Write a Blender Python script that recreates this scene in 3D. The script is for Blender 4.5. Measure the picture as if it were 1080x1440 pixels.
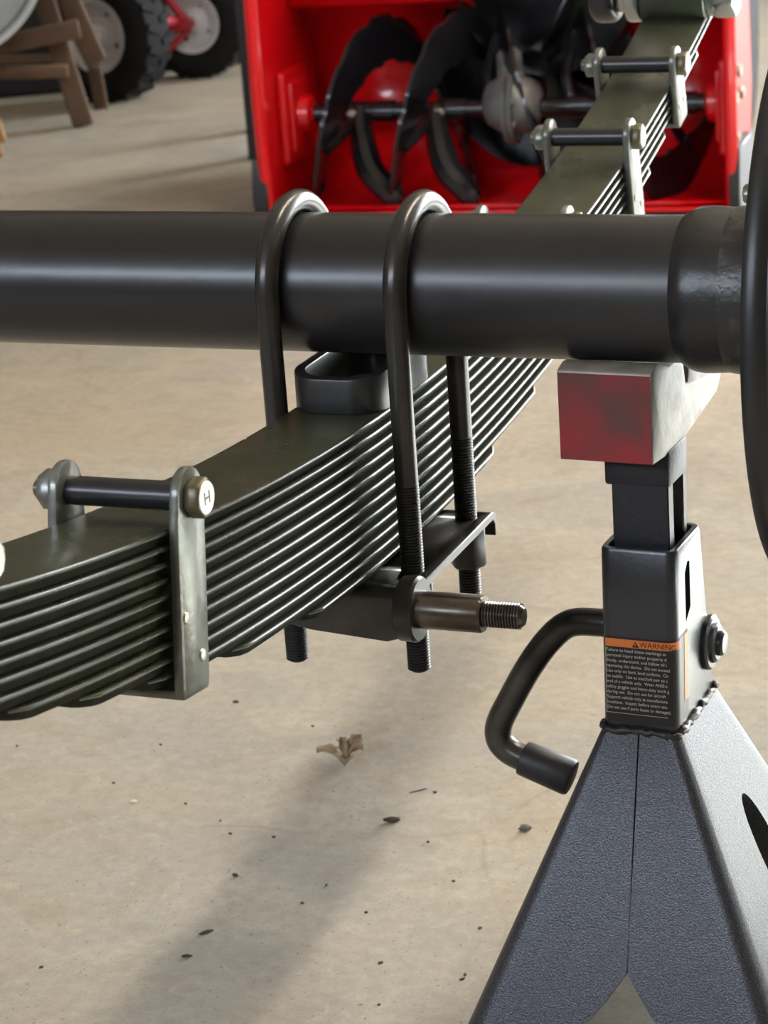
import bpy, bmesh, math, random
from mathutils import Vector, Matrix

# ---------------------------------------------------------------- scene / camera
for o in list(bpy.data.objects): bpy.data.objects.remove(o)
scn = bpy.context.scene
COL = scn.collection
# all shapes are written in millimetres around the axle centre; the floor lies 435 mm below
FL = -435.0
S = 0.001
def W(p): return Vector((p[0]*S, p[1]*S, (p[2]-FL)*S))

CAM = (459.65, -1120.82, 272.36); YAW, PITCH, ROLL, FPX = -0.38754, 0.32177, 0.07112, 3200.0
def cam_axes():
    cy, sy, cp, sp = math.cos(YAW), math.sin(YAW), math.cos(PITCH), math.sin(PITCH)
    f = Vector((sy*cp, cy*cp, -sp)); r = Vector((cy, -sy, 0)); d = f.cross(r)
    cr, sr = math.cos(ROLL), math.sin(ROLL)
    return cr*r+sr*d, -sr*r+cr*d, f
RGT, DWN, FWD = cam_axes()
def hit(u, v, ax, val):
    """where the line of sight through photo pixel (u, v) meets the plane coord[ax] = val (mm)"""
    d = RGT*((u-540)/FPX)+DWN*((v-720)/FPX)+FWD
    t = (val-CAM[ax])/d[ax]
    return Vector(CAM)+d*t
def on_floor(u, v): return hit(u, v, 2, FL)

cd = bpy.data.cameras.new('camera'); cam = bpy.data.objects.new('camera', cd); COL.objects.link(cam)
M3 = Matrix((RGT, -DWN, -FWD)).transposed().to_4x4(); M3.translation = W(CAM); cam.matrix_world = M3
cd.sensor_fit = 'VERTICAL'; cd.sensor_height = 36; cd.sensor_width = 27
cd.lens = FPX/1440*36; cd.clip_start = .02; cd.clip_end = 60
cd.dof.use_dof = True; cd.dof.focus_distance = 1.16; cd.dof.aperture_fstop = 24
scn.camera = cam

# ---------------------------------------------------------------- light
w = bpy.data.worlds.new('world'); scn.world = w; w.use_nodes = True
bg = w.node_tree.nodes['Background']; bg.inputs[0].default_value = (.80, .90, 1, 1); bg.inputs[1].default_value = 1.0
def area(name, loc, aim, sx, sy, power, col):
    l = bpy.data.lights.new(name, 'AREA'); l.shape = 'RECTANGLE'; l.size = sx; l.size_y = sy; l.energy = power; l.color = col
    o = bpy.data.objects.new(name, l); COL.objects.link(o); o.location = loc
    o.rotation_euler = (Vector(aim)-Vector(loc)).to_track_quat('-Z', 'Y').to_euler()
    return o
# daylight standing in the open door behind on the right, in the side door, and in the window row behind the camera
area('door_daylight', (2.0, 5.95, 1.2), (2.0, 0, 1.2), 3.1, 2.3, 620, (.90, .96, 1))
area('side_door_daylight', (3.55, .92, 1.15), (0, .92, 1.15), 1.1, 2.2, 14, (.93, .97, 1))
sl = bpy.data.lights.new('sun', 'SUN'); sl.energy = 125; sl.angle = .009; sl.color = (.78, .91, 1.0)
so = bpy.data.objects.new('sun', sl); COL.objects.link(so); so.location = (14, 1.6, 7)
so.rotation_euler = Vector((-math.cos(math.radians(34)), 0, -math.sin(math.radians(34)))).to_track_quat('-Z', 'Y').to_euler()
area('window_daylight', (-1.5, -3.4, 1.86), (-1.5, 0, 1.86), 3.6, .42, 110, (.76, .85, 1))
scn.view_settings.view_transform = 'Standard'; scn.view_settings.look = 'None'
scn.view_settings.exposure = 0.2; scn.view_settings.gamma = 1; scn.view_settings.use_curve_mapping = False

# ---------------------------------------------------------------- materials
def mk(name, col, rough=.5, metal=0., col2=None, scale=20., lo=.4, hi=.65, bump=0., bscale=200., coat=0., rough2=None, spec=.5, emit=0, detail=6):
    m = bpy.data.materials.new(name); m.use_nodes = True; nt = m.node_tree; N = nt.nodes; L = nt.links
    b = N['Principled BSDF']
    b.inputs['Base Color'].default_value = (*col, 1); b.inputs['Roughness'].default_value = rough; b.inputs['Metallic'].default_value = metal
    b.inputs['Coat Weight'].default_value = coat; b.inputs['Specular IOR Level'].default_value = spec
    tc = N.new('ShaderNodeTexCoord')
    if col2 or rough2 is not None:
        nz = N.new('ShaderNodeTexNoise'); nz.inputs['Scale'].default_value = scale; nz.inputs['Detail'].default_value = detail
        L.new(tc.outputs['Object'], nz.inputs['Vector'])
        mr = N.new('ShaderNodeMapRange'); mr.inputs[1].default_value = lo; mr.inputs[2].default_value = hi
        L.new(nz.outputs['Fac'], mr.inputs[0])
        if col2:
            mx = N.new('ShaderNodeMix'); mx.data_type = 'RGBA'
            mx.inputs['A'].default_value = (*col, 1); mx.inputs['B'].default_value = (*col2, 1)
            L.new(mr.outputs[0], mx.inputs['Factor']); L.new(mx.outputs['Result'], b.inputs['Base Color'])
        if rough2 is not None:
            r2 = N.new('ShaderNodeMapRange'); r2.inputs[3].default_value = rough; r2.inputs[4].default_value = rough2
            L.new(mr.outputs[0], r2.inputs[0]); L.new(r2.outputs[0], b.inputs['Roughness'])
    if bump:
        n2 = N.new('ShaderNodeTexNoise'); n2.inputs['Scale'].default_value = bscale; n2.inputs['Detail'].default_value = 3
        L.new(tc.outputs['Object'], n2.inputs['Vector'])
        bp = N.new('ShaderNodeBump'); bp.inputs['Strength'].default_value = bump; bp.inputs['Distance'].default_value = .001
        L.new(n2.outputs['Fac'], bp.inputs['Height']); L.new(bp.outputs[0], b.inputs['Normal'])
    if emit:
        b.inputs['Emission Color'].default_value = (*col, 1); b.inputs['Emission Strength'].default_value = emit
    return m
MT = {}
MT['axle'] = mk('satin_black_paint', (.012, .012, .013), .30, 0, (.02, .019, .018), 9, .45, .7, .10, 90, rough2=.38)
MT['axle_cast'] = mk('black_painted_casting', (.012, .012, .012), .34, 0, (.022, .020, .018), 30, .4, .7, .35, 130)
MT['drum'] = mk('black_drum_paint', (.010, .011, .012), .38, 0, (.018, .019, .02), 12, .4, .7, .1, 150)
MT['ubolt'] = mk('black_oxide_steel', (.030, .028, .026), .27, .35, (.05, .046, .04), 25, .45, .7, .06, 120)
MT['thread'] = mk('dark_threaded_steel', (.022, .021, .020), .4, .3)
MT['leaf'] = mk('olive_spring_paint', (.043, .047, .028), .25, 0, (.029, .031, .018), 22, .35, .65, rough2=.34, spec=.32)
MT['leafside'] = mk('shaded_leaf_flank', (.016, .017, .010), .8, 0, (.024, .024, .015), 60, .4, .6, spec=.08)  # darker than the leaf tops: shade between the leaves put into the colour
MT['clip'] = mk('olive_clip_paint', (.14, .146, .125), .30, .5, (.24, .245, .235), 60, .5, .75, .3, 160)
MT['clipbolt'] = mk('zinc_bolt_steel', (.40, .39, .34), .35, .75, (.20, .19, .13), 80, .4, .65, .1, 200)
MT['hexdark'] = mk('olive_bolt_head', (.10, .085, .045), .35, .3)
MT['mark'] = mk('bright_bolt_face', (.80, .80, .78), .35, .2)
MT['spacer'] = mk('black_spacer_tube', (.015, .015, .017), .3, 0, bump=.08, bscale=120)
MT['plate'] = mk('dark_plate_paint', (.035, .032, .028), .32, .3, (.06, .054, .046), 40, .5, .7, .15, 120)
MT['stud'] = mk('bare_bronzed_steel', (.16, .14, .12), .28, .85, (.09, .075, .06), 40, .4, .6, .1, 120)
MT['standblk'] = mk('hammered_grey_black_paint', (.046, .047, .054), .34, .6, (.090, .092, .102), 1300, .42, .62, .24, 1100, detail=2)
MT['post'] = mk('smooth_black_post_paint', (.050, .052, .056), .28, .5, bump=.1, bscale=300)
MT['ram'] = mk('cast_black_ram', (.010, .011, .015), .5, .1, bump=.3, bscale=350)
MT['saddle_red'] = None
MT['saddle_bare'] = mk('scuffed_bare_casting', (.31, .28, .245), .5, .25, (.19, .165, .14), 60, .4, .65, .3, 180)
MT['weld'] = mk('dark_weld_bead', (.04, .038, .036), .34, .4, (.09, .08, .07), 120, .5, .7, .4, 220)
MT['handle'] = mk('dark_handle_steel', (.085, .080, .072), .3, .6, (.03, .028, .027), 30, .4, .6, .15, 150)
MT['rubber'] = mk('black_rubber', (.011, .011, .012), .5, 0, bump=.1, bscale=200)
MT['zinc'] = mk('zinc_plated_steel', (.34, .35, .34), .25, .9, bump=.1, bscale=150)
MT['lab_black'] = mk('label_black', (.008, .008, .009), .4)
MT['lab_orange'] = mk('label_orange', (.72, .20, .04), .42)
MT['lab_white'] = mk('label_white_print', (.55, .54, .52), .5)
MT['red'] = mk('glossy_red_paint', (.62, .004, .008), .28, 0, coat=.3, bump=.03, bscale=20)
MT['auger'] = mk('gloss_black_auger', (.006, .006, .008), .22, 0, (.010, .010, .012), 8, .4, .6)
MT['gearbox'] = mk('grey_cast_gearbox', (.22, .21, .21), .4, .3, (.13, .155, .155), 25, .4, .65, .3, 90)
MT['tire'] = mk('black_tire_rubber', (.007, .007, .008), .8, 0, bump=.2, bscale=60, spec=.2)
MT['rim'] = mk('white_wheel_rim', (.50, .51, .55), .35, .1)
MT['darkred'] = mk('red_frame_paint', (.28, .006, .016), .35)
MT['wood'] = mk('weathered_brown_wood', (.115, .066, .038), .75, 0, (.066, .04, .024), 9, .35, .65, .4, 40)
MT['wood2'] = mk('pale_varnished_wood', (.33, .17, .06), .5, 0, (.25, .12, .04), 12, .4, .6)
MT['galv'] = mk('galvanised_sheet', (.33, .35, .35), .4, .7, (.25, .27, .28), 14, .4, .6)
MT['galvrim'] = mk('bright_galvanised_rim', (.62, .66, .66), .35, .5)
MT['dark'] = mk('dark_plastic', (.010, .010, .014), .5)
MT['blacksteel'] = mk('black_steel_post', (.012, .014, .016), .45)
MT['leafdry'] = mk('dry_leaf', (.34, .25, .16), .8, 0, (.22, .15, .09), 60, .4, .6, .4, 150)
MT['chip'] = mk('dark_bark', (.05, .032, .02), .85, 0, (.09, .06, .04), 200, .4, .6)
MT['pebble'] = mk('grey_grit', (.10, .09, .08), .9)
MT['palecrumb'] = mk('pale_crumb', (.60, .52, .36), .8)
MT['wall'] = mk('bare_board_wall', (.20, .16, .12), .85, 0, (.16, .125, .09), 2, .4, .6)
MT['ceil'] = mk('ceiling_board', (.34, .28, .21), .9)
MT['trim'] = mk('trim_paint', (.55, .55, .53), .6)
MT['lamp'] = mk('lamp_diffuser', (1, .93, .82), .5, emit=6)
MT['lampbody'] = mk('white_lamp_housing', (.7, .7, .7), .5)
# saddle: red paint rubbed to dull brown
def saddle_mat():
    m = mk('worn_red_saddle_paint', (.30, .012, .020), .42, 0, (.10, .034, .030), 17, .40, .66, .12, 120, detail=3)
    return m
MT['saddle_red'] = saddle_mat()
# floor: smooth concrete with tan and grey clouds, hairline cracks, scratches and specks
def floor_mat():
    m = bpy.data.materials.new('garage_concrete'); m.use_nodes = True; nt = m.node_tree; N = nt.nodes; L = nt.links
    b = N['Principled BSDF']; b.inputs['Specular IOR Level'].default_value = .35
    tc = N.new('ShaderNodeTexCoord')
    def noise(sc, det, dist=0, rough=.55, vec=None):
        n = N.new('ShaderNodeTexNoise'); n.inputs['Scale'].default_value = sc; n.inputs['Detail'].default_value = det
        n.inputs['Distortion'].default_value = dist; n.inputs['Roughness'].default_value = rough
        L.new(vec or tc.outputs['Object'], n.inputs['Vector']); return n
    def rng(src, a, b_, c=0, d=1):
        r = N.new('ShaderNodeMapRange'); r.inputs[1].default_value = a; r.inputs[2].default_value = b_; r.inputs[3].default_value = c; r.inputs[4].default_value = d
        L.new(src, r.inputs[0]); return r.outputs[0]
    def mix(f, A, B, mode='MIX'):
        x = N.new('ShaderNodeMix'); x.data_type = 'RGBA'; x.blend_type = mode
        if isinstance(f, float): x.inputs['Factor'].default_value = f
        else: L.new(f, x.inputs['Factor'])
        for k, v in (('A', A), ('B', B)):
            if isinstance(v, tuple): x.inputs[k].default_value = (*v, 1)
            else: L.new(v, x.inputs[k])
        return x.outputs['Result']
    c = mix(rng(noise(2.6, 5, .6).outputs['Fac'], .38, .64), (.405, .35, .272), (.34, .328, .295))
    c = mix(rng(noise(7.5, 6, 1.0).outputs['Fac'], .48, .70, 0, .6), c, (.50, .45, .36))
    c = mix(rng(noise(14, 7, 1.5).outputs['Fac'], .52, .74, 0, .5), c, (.25, .20, .145))
    c = mix(rng(noise(90, 4).outputs['Fac'], .35, .72, 0, .42), c, (.24, .205, .16))
    c = mix(rng(noise(38, 8, 2.2, .7).outputs['Fac'], .54, .70, 0, .4), c, (.52, .47, .38))
    c = mix(rng(noise(500, 3).outputs['Fac'], .45, .75, 0, .35), c, (.22, .19, .15))
    # dark dust specks
    c = mix(rng(noise(260, 2).outputs['Fac'], .665, .70, 0, .6), c, (.12, .09, .06))
    # hairline cracks
    v = N.new('ShaderNodeTexVoronoi'); v.feature = 'DISTANCE_TO_EDGE'; v.inputs['Scale'].default_value = 2.3
    nw = noise(3.0, 4); va = N.new('ShaderNodeMix'); va.data_type = 'VECTOR'; va.inputs['Factor'].default_value = .12
    L.new(tc.outputs['Object'], va.inputs['A']); L.new(nw.outputs['Color'], va.inputs['B']); L.new(va.outputs['Result'], v.inputs['Vector'])
    cr = rng(v.outputs['Distance'], 0, .006, 1, 0)
    mk_ = N.new('ShaderNodeMath'); mk_.operation = 'MULTIPLY'; L.new(cr, mk_.inputs[0]); L.new(rng(noise(5, 3).outputs['Fac'], .54, .66, 0, .30), mk_.inputs[1])
    c = mix(mk_.outputs[0], c, (.17, .13, .10))
    L.new(c, b.inputs['Base Color'])
    L.new(rng(noise(11, 5).outputs['Fac'], .3, .7, .42, .62), b.inputs['Roughness'])
    bp = N.new('ShaderNodeBump'); bp.inputs['Strength'].default_value = .12; bp.inputs['Distance'].default_value = .003
    L.new(noise(70, 6).outputs['Fac'], bp.inputs['Height']); L.new(bp.outputs[0], b.inputs['Normal'])
    return m
MT['floor'] = floor_mat()

# ---------------------------------------------------------------- mesh helpers (mm)
ORG = {}
def new(): return bmesh.new()
def add(dst, src):
    me = bpy.data.meshes.new('tmp'); src.to_mesh(me); src.free(); dst.from_mesh(me); bpy.data.meshes.remove(me)
def bev(bm, off, seg=2, ang=30):
    es = [e for e in bm.edges if len(e.link_faces) == 2 and e.calc_face_angle(0) > math.radians(ang)]
    bmesh.ops.bevel(bm, geom=es, offset=off, segments=seg, profile=.5, affect='EDGES', clamp_overlap=True)
def box(dst, c, s, R=None, b=0, seg=2):
    bm = new(); bmesh.ops.create_cube(bm, size=1)
    for v in bm.verts: v.co = Vector((v.co.x*s[0], v.co.y*s[1], v.co.z*s[2]))
    if b: bev(bm, b, seg)
    for v in bm.verts: v.co = (R @ v.co if R else v.co)+Vector(c)
    add(dst, bm); return dst
def frame(axis):
    a = Vector(axis).normalized(); t = Vector((0, 0, 1)) if abs(a.z) < .9 else Vector((1, 0, 0))
    u = t.cross(a).normalized(); return a, u, a.cross(u)
def lathe(dst, prof, org, axis, seg=32, cap=True, ph=0):
    a, u, v = frame(axis); org = Vector(org); bm = new(); rings = []
    for (h, r) in prof:
        if r <= 1e-6: rings.append([bm.verts.new(org+a*h)])
        else: rings.append([bm.verts.new(org+a*h+u*(r*math.cos(ph+2*math.pi*i/seg))+v*(r*math.sin(ph+2*math.pi*i/seg))) for i in range(seg)])
    for A, B in zip(rings, rings[1:]):
        for i in range(seg):
            j = (i+1) % seg
            if len(A) == 1 and len(B) == 1: continue
            if len(A) == 1: bm.faces.new((A[0], B[j], B[i]))
            elif len(B) == 1: bm.faces.new((A[i], A[j], B[0]))
            else: bm.faces.new((A[i], A[j], B[j], B[i]))
    if cap:
        if len(rings[0]) > 1: bm.faces.new(rings[0][::-1])
        if len(rings[-1]) > 1: bm.faces.new(rings[-1])
    bmesh.ops.recalc_face_normals(bm, faces=bm.faces)
    add(dst, bm); return dst
def rod(dst, p0, p1, r, seg=24, ch=0):
    p0, p1 = Vector(p0), Vector(p1); l = (p1-p0).length
    pr = [(0, r), (l, r)] if not ch else [(0, r-ch), (ch, r), (l-ch, r), (l, r-ch)]
    return lathe(dst, pr, p0, p1-p0, seg)
def hexn(dst, p0, p1, r, ch=.8, ph=0):
    p0, p1 = Vector(p0), Vector(p1); bm = new(); lathe(bm, [(0, r), ((p1-p0).length, r)], p0, p1-p0, 6, ph=ph); bev(bm, ch, 1, 20); add(dst, bm); return dst
def catmull(P, n=8):
    P = [Vector(p) for p in P]; Q = [2*P[0]-P[1]]+P+[2*P[-1]-P[-2]]; out = []
    for i in range(1, len(Q)-2):
        a, b, c, d = Q[i-1:i+3]
        for k in range(n):
            t = k/n; out.append(.5*((2*b)+(c-a)*t+(2*a-5*b+4*c-d)*t*t+(3*b-a-3*c+d)*t**3))
    out.append(P[-1]); return out
def sweep(dst, P, r, seg=16, caps=True):
    P = [Vector(p) for p in P]; bm = new(); rings = []; rr = r if isinstance(r, (list, tuple)) else [r]*len(P)
    T = [(P[min(i+1, len(P)-1)]-P[max(i-1, 0)]).normalized() for i in range(len(P))]
    _, n, _ = frame(T[0])
    for i, p in enumerate(P):
        n = (n-T[i]*n.dot(T[i])).normalized(); b = T[i].cross(n)
        rings.append([bm.verts.new(p+n*(rr[i]*math.cos(2*math.pi*k/seg))+b*(rr[i]*math.sin(2*math.pi*k/seg))) for k in range(seg)])
    for A, B in zip(rings, rings[1:]):
        for i in range(seg): bm.faces.new((A[i], A[(i+1) % seg], B[(i+1) % seg], B[i]))
    if caps: bm.faces.new(rings[0][::-1]); bm.faces.new(rings[-1])
    bmesh.ops.recalc_face_normals(bm, faces=bm.faces)
    add(dst, bm); return dst
def prism(dst, poly, f, d0, d1, b=0, seg=2, ang=30):
    bm = new(); A = [bm.verts.new(f(p[0], p[1], d0)) for p in poly]; B = [bm.verts.new(f(p[0], p[1], d1)) for p in poly]; n = len(poly)
    bm.faces.new(A[::-1]); bm.faces.new(B)
    for i in range(n): bm.faces.new((A[i], A[(i+1) % n], B[(i+1) % n], B[i]))
    bmesh.ops.recalc_face_normals(bm, faces=bm.faces)
    if b: bev(bm, b, seg, ang)
    add(dst, bm); return dst
def YZ(a, b, d): return Vector((d, a, b))      # polygon in y,z pushed along x
def XY(a, b, d): return Vector((a, b, d))
def XZ(a, b, d): return Vector((a, d, b))
def thread(dst, p0, p1, r, depth=.8, pitch=1.7, seg=20, tip=1.5):
    p0, p1 = Vector(p0), Vector(p1); l = (p1-p0).length; pr = []; h = 0
    while h < l-tip:
        pr += [(h, r-depth), (h+pitch*.38, r), (h+pitch*.62, r)]; h += pitch
    pr += [(l-tip, r-depth), (l, r-depth-tip*.7)]
    return lathe(dst, pr, p0, p1-p0, seg)

def root(name, label, cat, base, group=None, yaw=0, local=False):
    o = bpy.data.objects.new(name, None); COL.objects.link(o); o.location = W(base); o.rotation_euler = (0, 0, yaw)
    o.empty_display_size = .03
    o['label'] = label; o['category'] = cat
    if group: o['group'] = group
    ORG[o.name] = Vector((0, 0, 0)) if local else Vector(base)
    return o
def mesh_of(name, bm, org, ang=35):
    for v in bm.verts: v.co = (v.co-org)*S
    me = bpy.data.meshes.new(name); bm.to_mesh(me); bm.free()
    me.polygons.foreach_set('use_smooth', [True]*len(me.polygons)); me.set_sharp_from_angle(angle=math.radians(ang))
    return me
def part(name, bm, mat, parent, ang=35, label=None):
    org = ORG[parent.name]; me = mesh_of(name, bm, org, ang)
    me.materials.append(MT[mat] if isinstance(mat, str) else mat)
    o = bpy.data.objects.new(name, me); COL.objects.link(o); o.parent = parent; ORG[o.name] = org
    if label: o['label'] = label
    return o
def solo(name, bm, mat, label=None, cat=None, base=(0, 0, FL), group=None, kind=None, ang=35):
    me = mesh_of(name, bm, Vector(base), ang); me.materials.append(MT[mat])
    o = bpy.data.objects.new(name, me); COL.objects.link(o); o.location = W(base)
    if label: o['label'] = label
    if cat: o['category'] = cat
    if group: o['group'] = group
    if kind: o['kind'] = kind
    ORG[o.name] = Vector(base)
    return o
def cut(o, cbm):
    """cut a hole (closed mesh in the same mm frame) into object o and keep the result as plain mesh"""
    me = mesh_of('cutter', cbm, ORG[o.name]); c = bpy.data.objects.new('cutter', me); COL.objects.link(c); c.parent = o.parent; 
    md = o.modifiers.new('cut', 'BOOLEAN'); md.object = c; md.operation = 'DIFFERENCE'; md.solver = 'EXACT'
    apply(o); bpy.data.objects.remove(c)
def apply(o):
    bpy.context.view_layer.update()
    dg = bpy.context.evaluated_depsgraph_get(); me = bpy.data.meshes.new_from_object(o.evaluated_get(dg)); old = o.data
    o.modifiers.clear(); o.data = me; me.name = old.name

# ---------------------------------------------------------------- the garage
X0, X1, Y0, Y1, ZT = -4300, 3600, -3450, 6050, 2700+FL
def slab(name, a, b, mat, kind='structure'):
    bm = new(); c = [(p+q)/2 for p, q in zip(a, b)]; s = [abs(q-p) for p, q in zip(a, b)]; box(bm, c, s)
    return solo(name, bm, mat, base=(c[0], c[1], min(a[2], b[2])), kind=kind)
T = 120
o = slab('floor', (X0-T, Y0-T, FL-100), (X1+T, Y1+T, FL), 'floor'); o['label'] = 'smooth tan and grey concrete garage floor'; o['category'] = 'floor'
o = slab('ceiling', (X0-T, Y0-T, ZT), (X1+T, Y1+T, ZT+100), 'ceil'); o['label'] = 'plain brown boarded garage ceiling'; o['category'] = 'ceiling'
o = slab('wall_left', (X0-T, Y0-T, FL), (X0, Y1+T, ZT), 'wall'); o['label'] = 'plain garage side wall without openings'; o['category'] = 'wall'
def wall_with_hole(name, horiz, a0, a1, h0, h1, z0, z1, pos, th, label):
    bm = new()
    def seg(p, q, zl, zh):
        if horiz: box(bm, ((p+q)/2, pos+th/2, (zl+zh)/2), (q-p, abs(th), zh-zl))
        else: box(bm, (pos+th/2, (p+q)/2, (zl+zh)/2), (abs(th), q-p, zh-zl))
    seg(a0, h0, FL, ZT); seg(h1, a1, FL, ZT); seg(h0, h1, z1, ZT)
    if z0 > FL: seg(h0, h1, FL, z0)
    o = solo(name, bm, 'wall', base=((a0+a1)/2, pos, FL) if horiz else (pos, (a0+a1)/2, FL), kind='structure'); o['label'] = label; o['category'] = 'wall'
wall_with_hole('wall_back', True, X0, X1, 420, 3560, FL, FL+2350, Y1, T, 'garage wall with a wide open doorway')
wall_with_hole('wall_right', False, Y0, Y1, 330, 1500, FL, FL+2250, X1, T, 'garage side wall with an open door')
wall_with_hole('wall_front', True, X0, X1, -3300, 300, FL+1650, FL+2070, Y0, -T, 'garage wall with a low wide window row')
fx = new()
for i in range(5):
    xx = -3300+900*i
    box(fx, (xx, Y0-50, FL+1860), (50, 60, 420))
box(fx, (-1500, Y0-50, FL+1650), (3600, 60, 40)); box(fx, (-1500, Y0-50, FL+2070), (3600, 60, 40))
o = solo('window_1', fx, 'trim', base=(-1500, Y0-50, FL+1630), kind='structure'); o['label'] = 'wide low window frame in four lights'; o['category'] = 'window'
# shop light above the axle, running front to back
lr = root('ceiling_light', 'long white linear shop light hung under the garage ceiling', 'lamp', (760, 1500, ZT-160))
bm = new(); box(bm, (760, 1500, ZT-100), (150, 2500, 50), b=6); part('housing', bm, 'lampbody', lr)
for sx in (-35, 35):
    bm = new(); rod(bm, (760+sx, 280, ZT-135), (760+sx, 2720, ZT-135), 13, 12); part('tube', bm, 'lamp', lr)
for yy in (400, 2600):
    bm = new(); rod(bm, (760, yy, ZT-76), (760, yy, ZT), 4, 8); part('hanger', bm, 'lampbody', lr)
ll = area('shop_light', W((760, 1500, ZT-152)), W((760, 1500, FL)), .12, 2.4, 62, (1, .89, .74))

# ---------------------------------------------------------------- axle
ax = root('axle', 'thick satin black tubular trailer axle crossing above the leaf spring', 'axle', (0, 0, -40))
bm = new(); lathe(bm, [(-1100, 38), (-700, 38), (-300, 38), (0, 38), (100, 38), (196, 38)], (0, 0, 0), (1, 0, 0), 96); part('tube', bm, 'axle', ax)
bm = new(); lathe(bm, [(178, 37.9), (180, 39.2), (182.5, 41), (186, 42.3), (191, 42.9), (197, 42.6), (203, 42.2), (207, 42.0), (214, 42.0), (236, 42.0)], (0, 0, 0), (1, 0, 0), 96); part('sleeve', bm, 'axle_cast', ax)
random.seed(3); bm = new()
for k in range(110):
    a = random.uniform(0, 2*math.pi); lathe(bm, [(0, 0), (.8, 3.2), (1.4, 3.4), (2.0, 2.4), (2.4, 0)], (212+random.uniform(-5, 6), 40.4*math.cos(a), 40.4*math.sin(a)), (random.uniform(-.3, .3), math.cos(a), math.sin(a)), 10)
lathe(bm, [(203, 42), (206, 42.7), (212, 43.0), (218, 42.8), (222, 42)], (0, 0, 0), (1, 0, 0), 96, False)
part('weld_bead', bm, 'weld', ax)
bm = new(); lathe(bm, [(229, 30), (229, 100), (231, 108), (238, 118), (239.5, 138), (241, 138), (241, 30)], (0, 0, 0), (1, 0, 0), 128, False); part('backing_plate', bm, 'drum', ax)
bp_ = hit(1058, 272, 0, 226)
for q in (bp_, Vector((226, 90, -20))):
    bm = new(); hexn(bm, (222, q.y, q.z), (230, q.y, q.z), 5); part('backing_plate_bolt', bm, 'clipbolt', ax)
bm = new(); lathe(bm, [(238, 139), (238.5, 144), (240, 145.6), (243, 146.4), (246, 146.2), (248, 144.8), (250, 143.2), (262, 143.0), (264, 144), (285, 144), (296, 141), (302, 132), (304, 60), (304, 0)], (0, 0, 0), (1, 0, 0), 192, False); part('brake_drum', bm, 'drum', ax)
bm = new(); lathe(bm, [(303, 52), (306, 50), (330, 40), (336, 36), (362, 34), (366, 30), (368, 0)], (0, 0, 0), (1, 0, 0), 48, False); part('hub', bm, 'drum', ax)
for k in range(5):
    a = 2*math.pi*k/5+.3; bm = new(); thread(bm, (302, 70*math.cos(a), 70*math.sin(a)), (334, 70*math.cos(a), 70*math.sin(a)), 6.3, .7, 2.0, 14); part('wheel_stud', bm, 'thread', ax)
# spring seat: an oval ring standing on the top leaf, open in the middle
def stadium(cx, hx, hy, r, n=10):
    out = []
    for (qx, qy, a0) in ((1, 1, 0), (-1, 1, 90), (-1, -1, 180), (1, -1, 270)):
        for k in range(n+1):
            a = math.radians(a0+90*k/n); out.append((cx+qx*(hx-r)+r*math.cos(a), qy*(hy-r)+r*math.sin(a)))
    return out
def ztop(y): return -62+2.35e-4*(y-20)**2
bm = new(); A = stadium(-5, 27, 47, 20); B = stadium(-5, 20.5, 40.5, 14); n = len(A)
def seat_top(p): return -39.2 - .09*max(0, abs(p[1])-20)
vo = [bm.verts.new((x, y, ztop(y)+.1)) for x, y in A]; vt = [bm.verts.new((x*.99, y, seat_top((x, y)))) for x, y in A]
wi = [bm.verts.new((x, y, seat_top((x, y)))) for x, y in B]; wb = [bm.verts.new((x, y, ztop(y)+.1)) for x, y in B]
for i in range(n):
    j = (i+1) % n
    bm.faces.new((vo[i], vo[j], vt[j], vt[i])); bm.faces.new((vt[i], vt[j], wi[j], wi[i])); bm.faces.new((wi[i], wi[j], wb[j], wb[i])); bm.faces.new((wb[i], wb[j], vo[j], vo[i]))
bmesh.ops.recalc_face_normals(bm, faces=bm.faces); bev(bm, .9, 2, 50)
part('spring_seat', bm, 'axle', ax)

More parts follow.
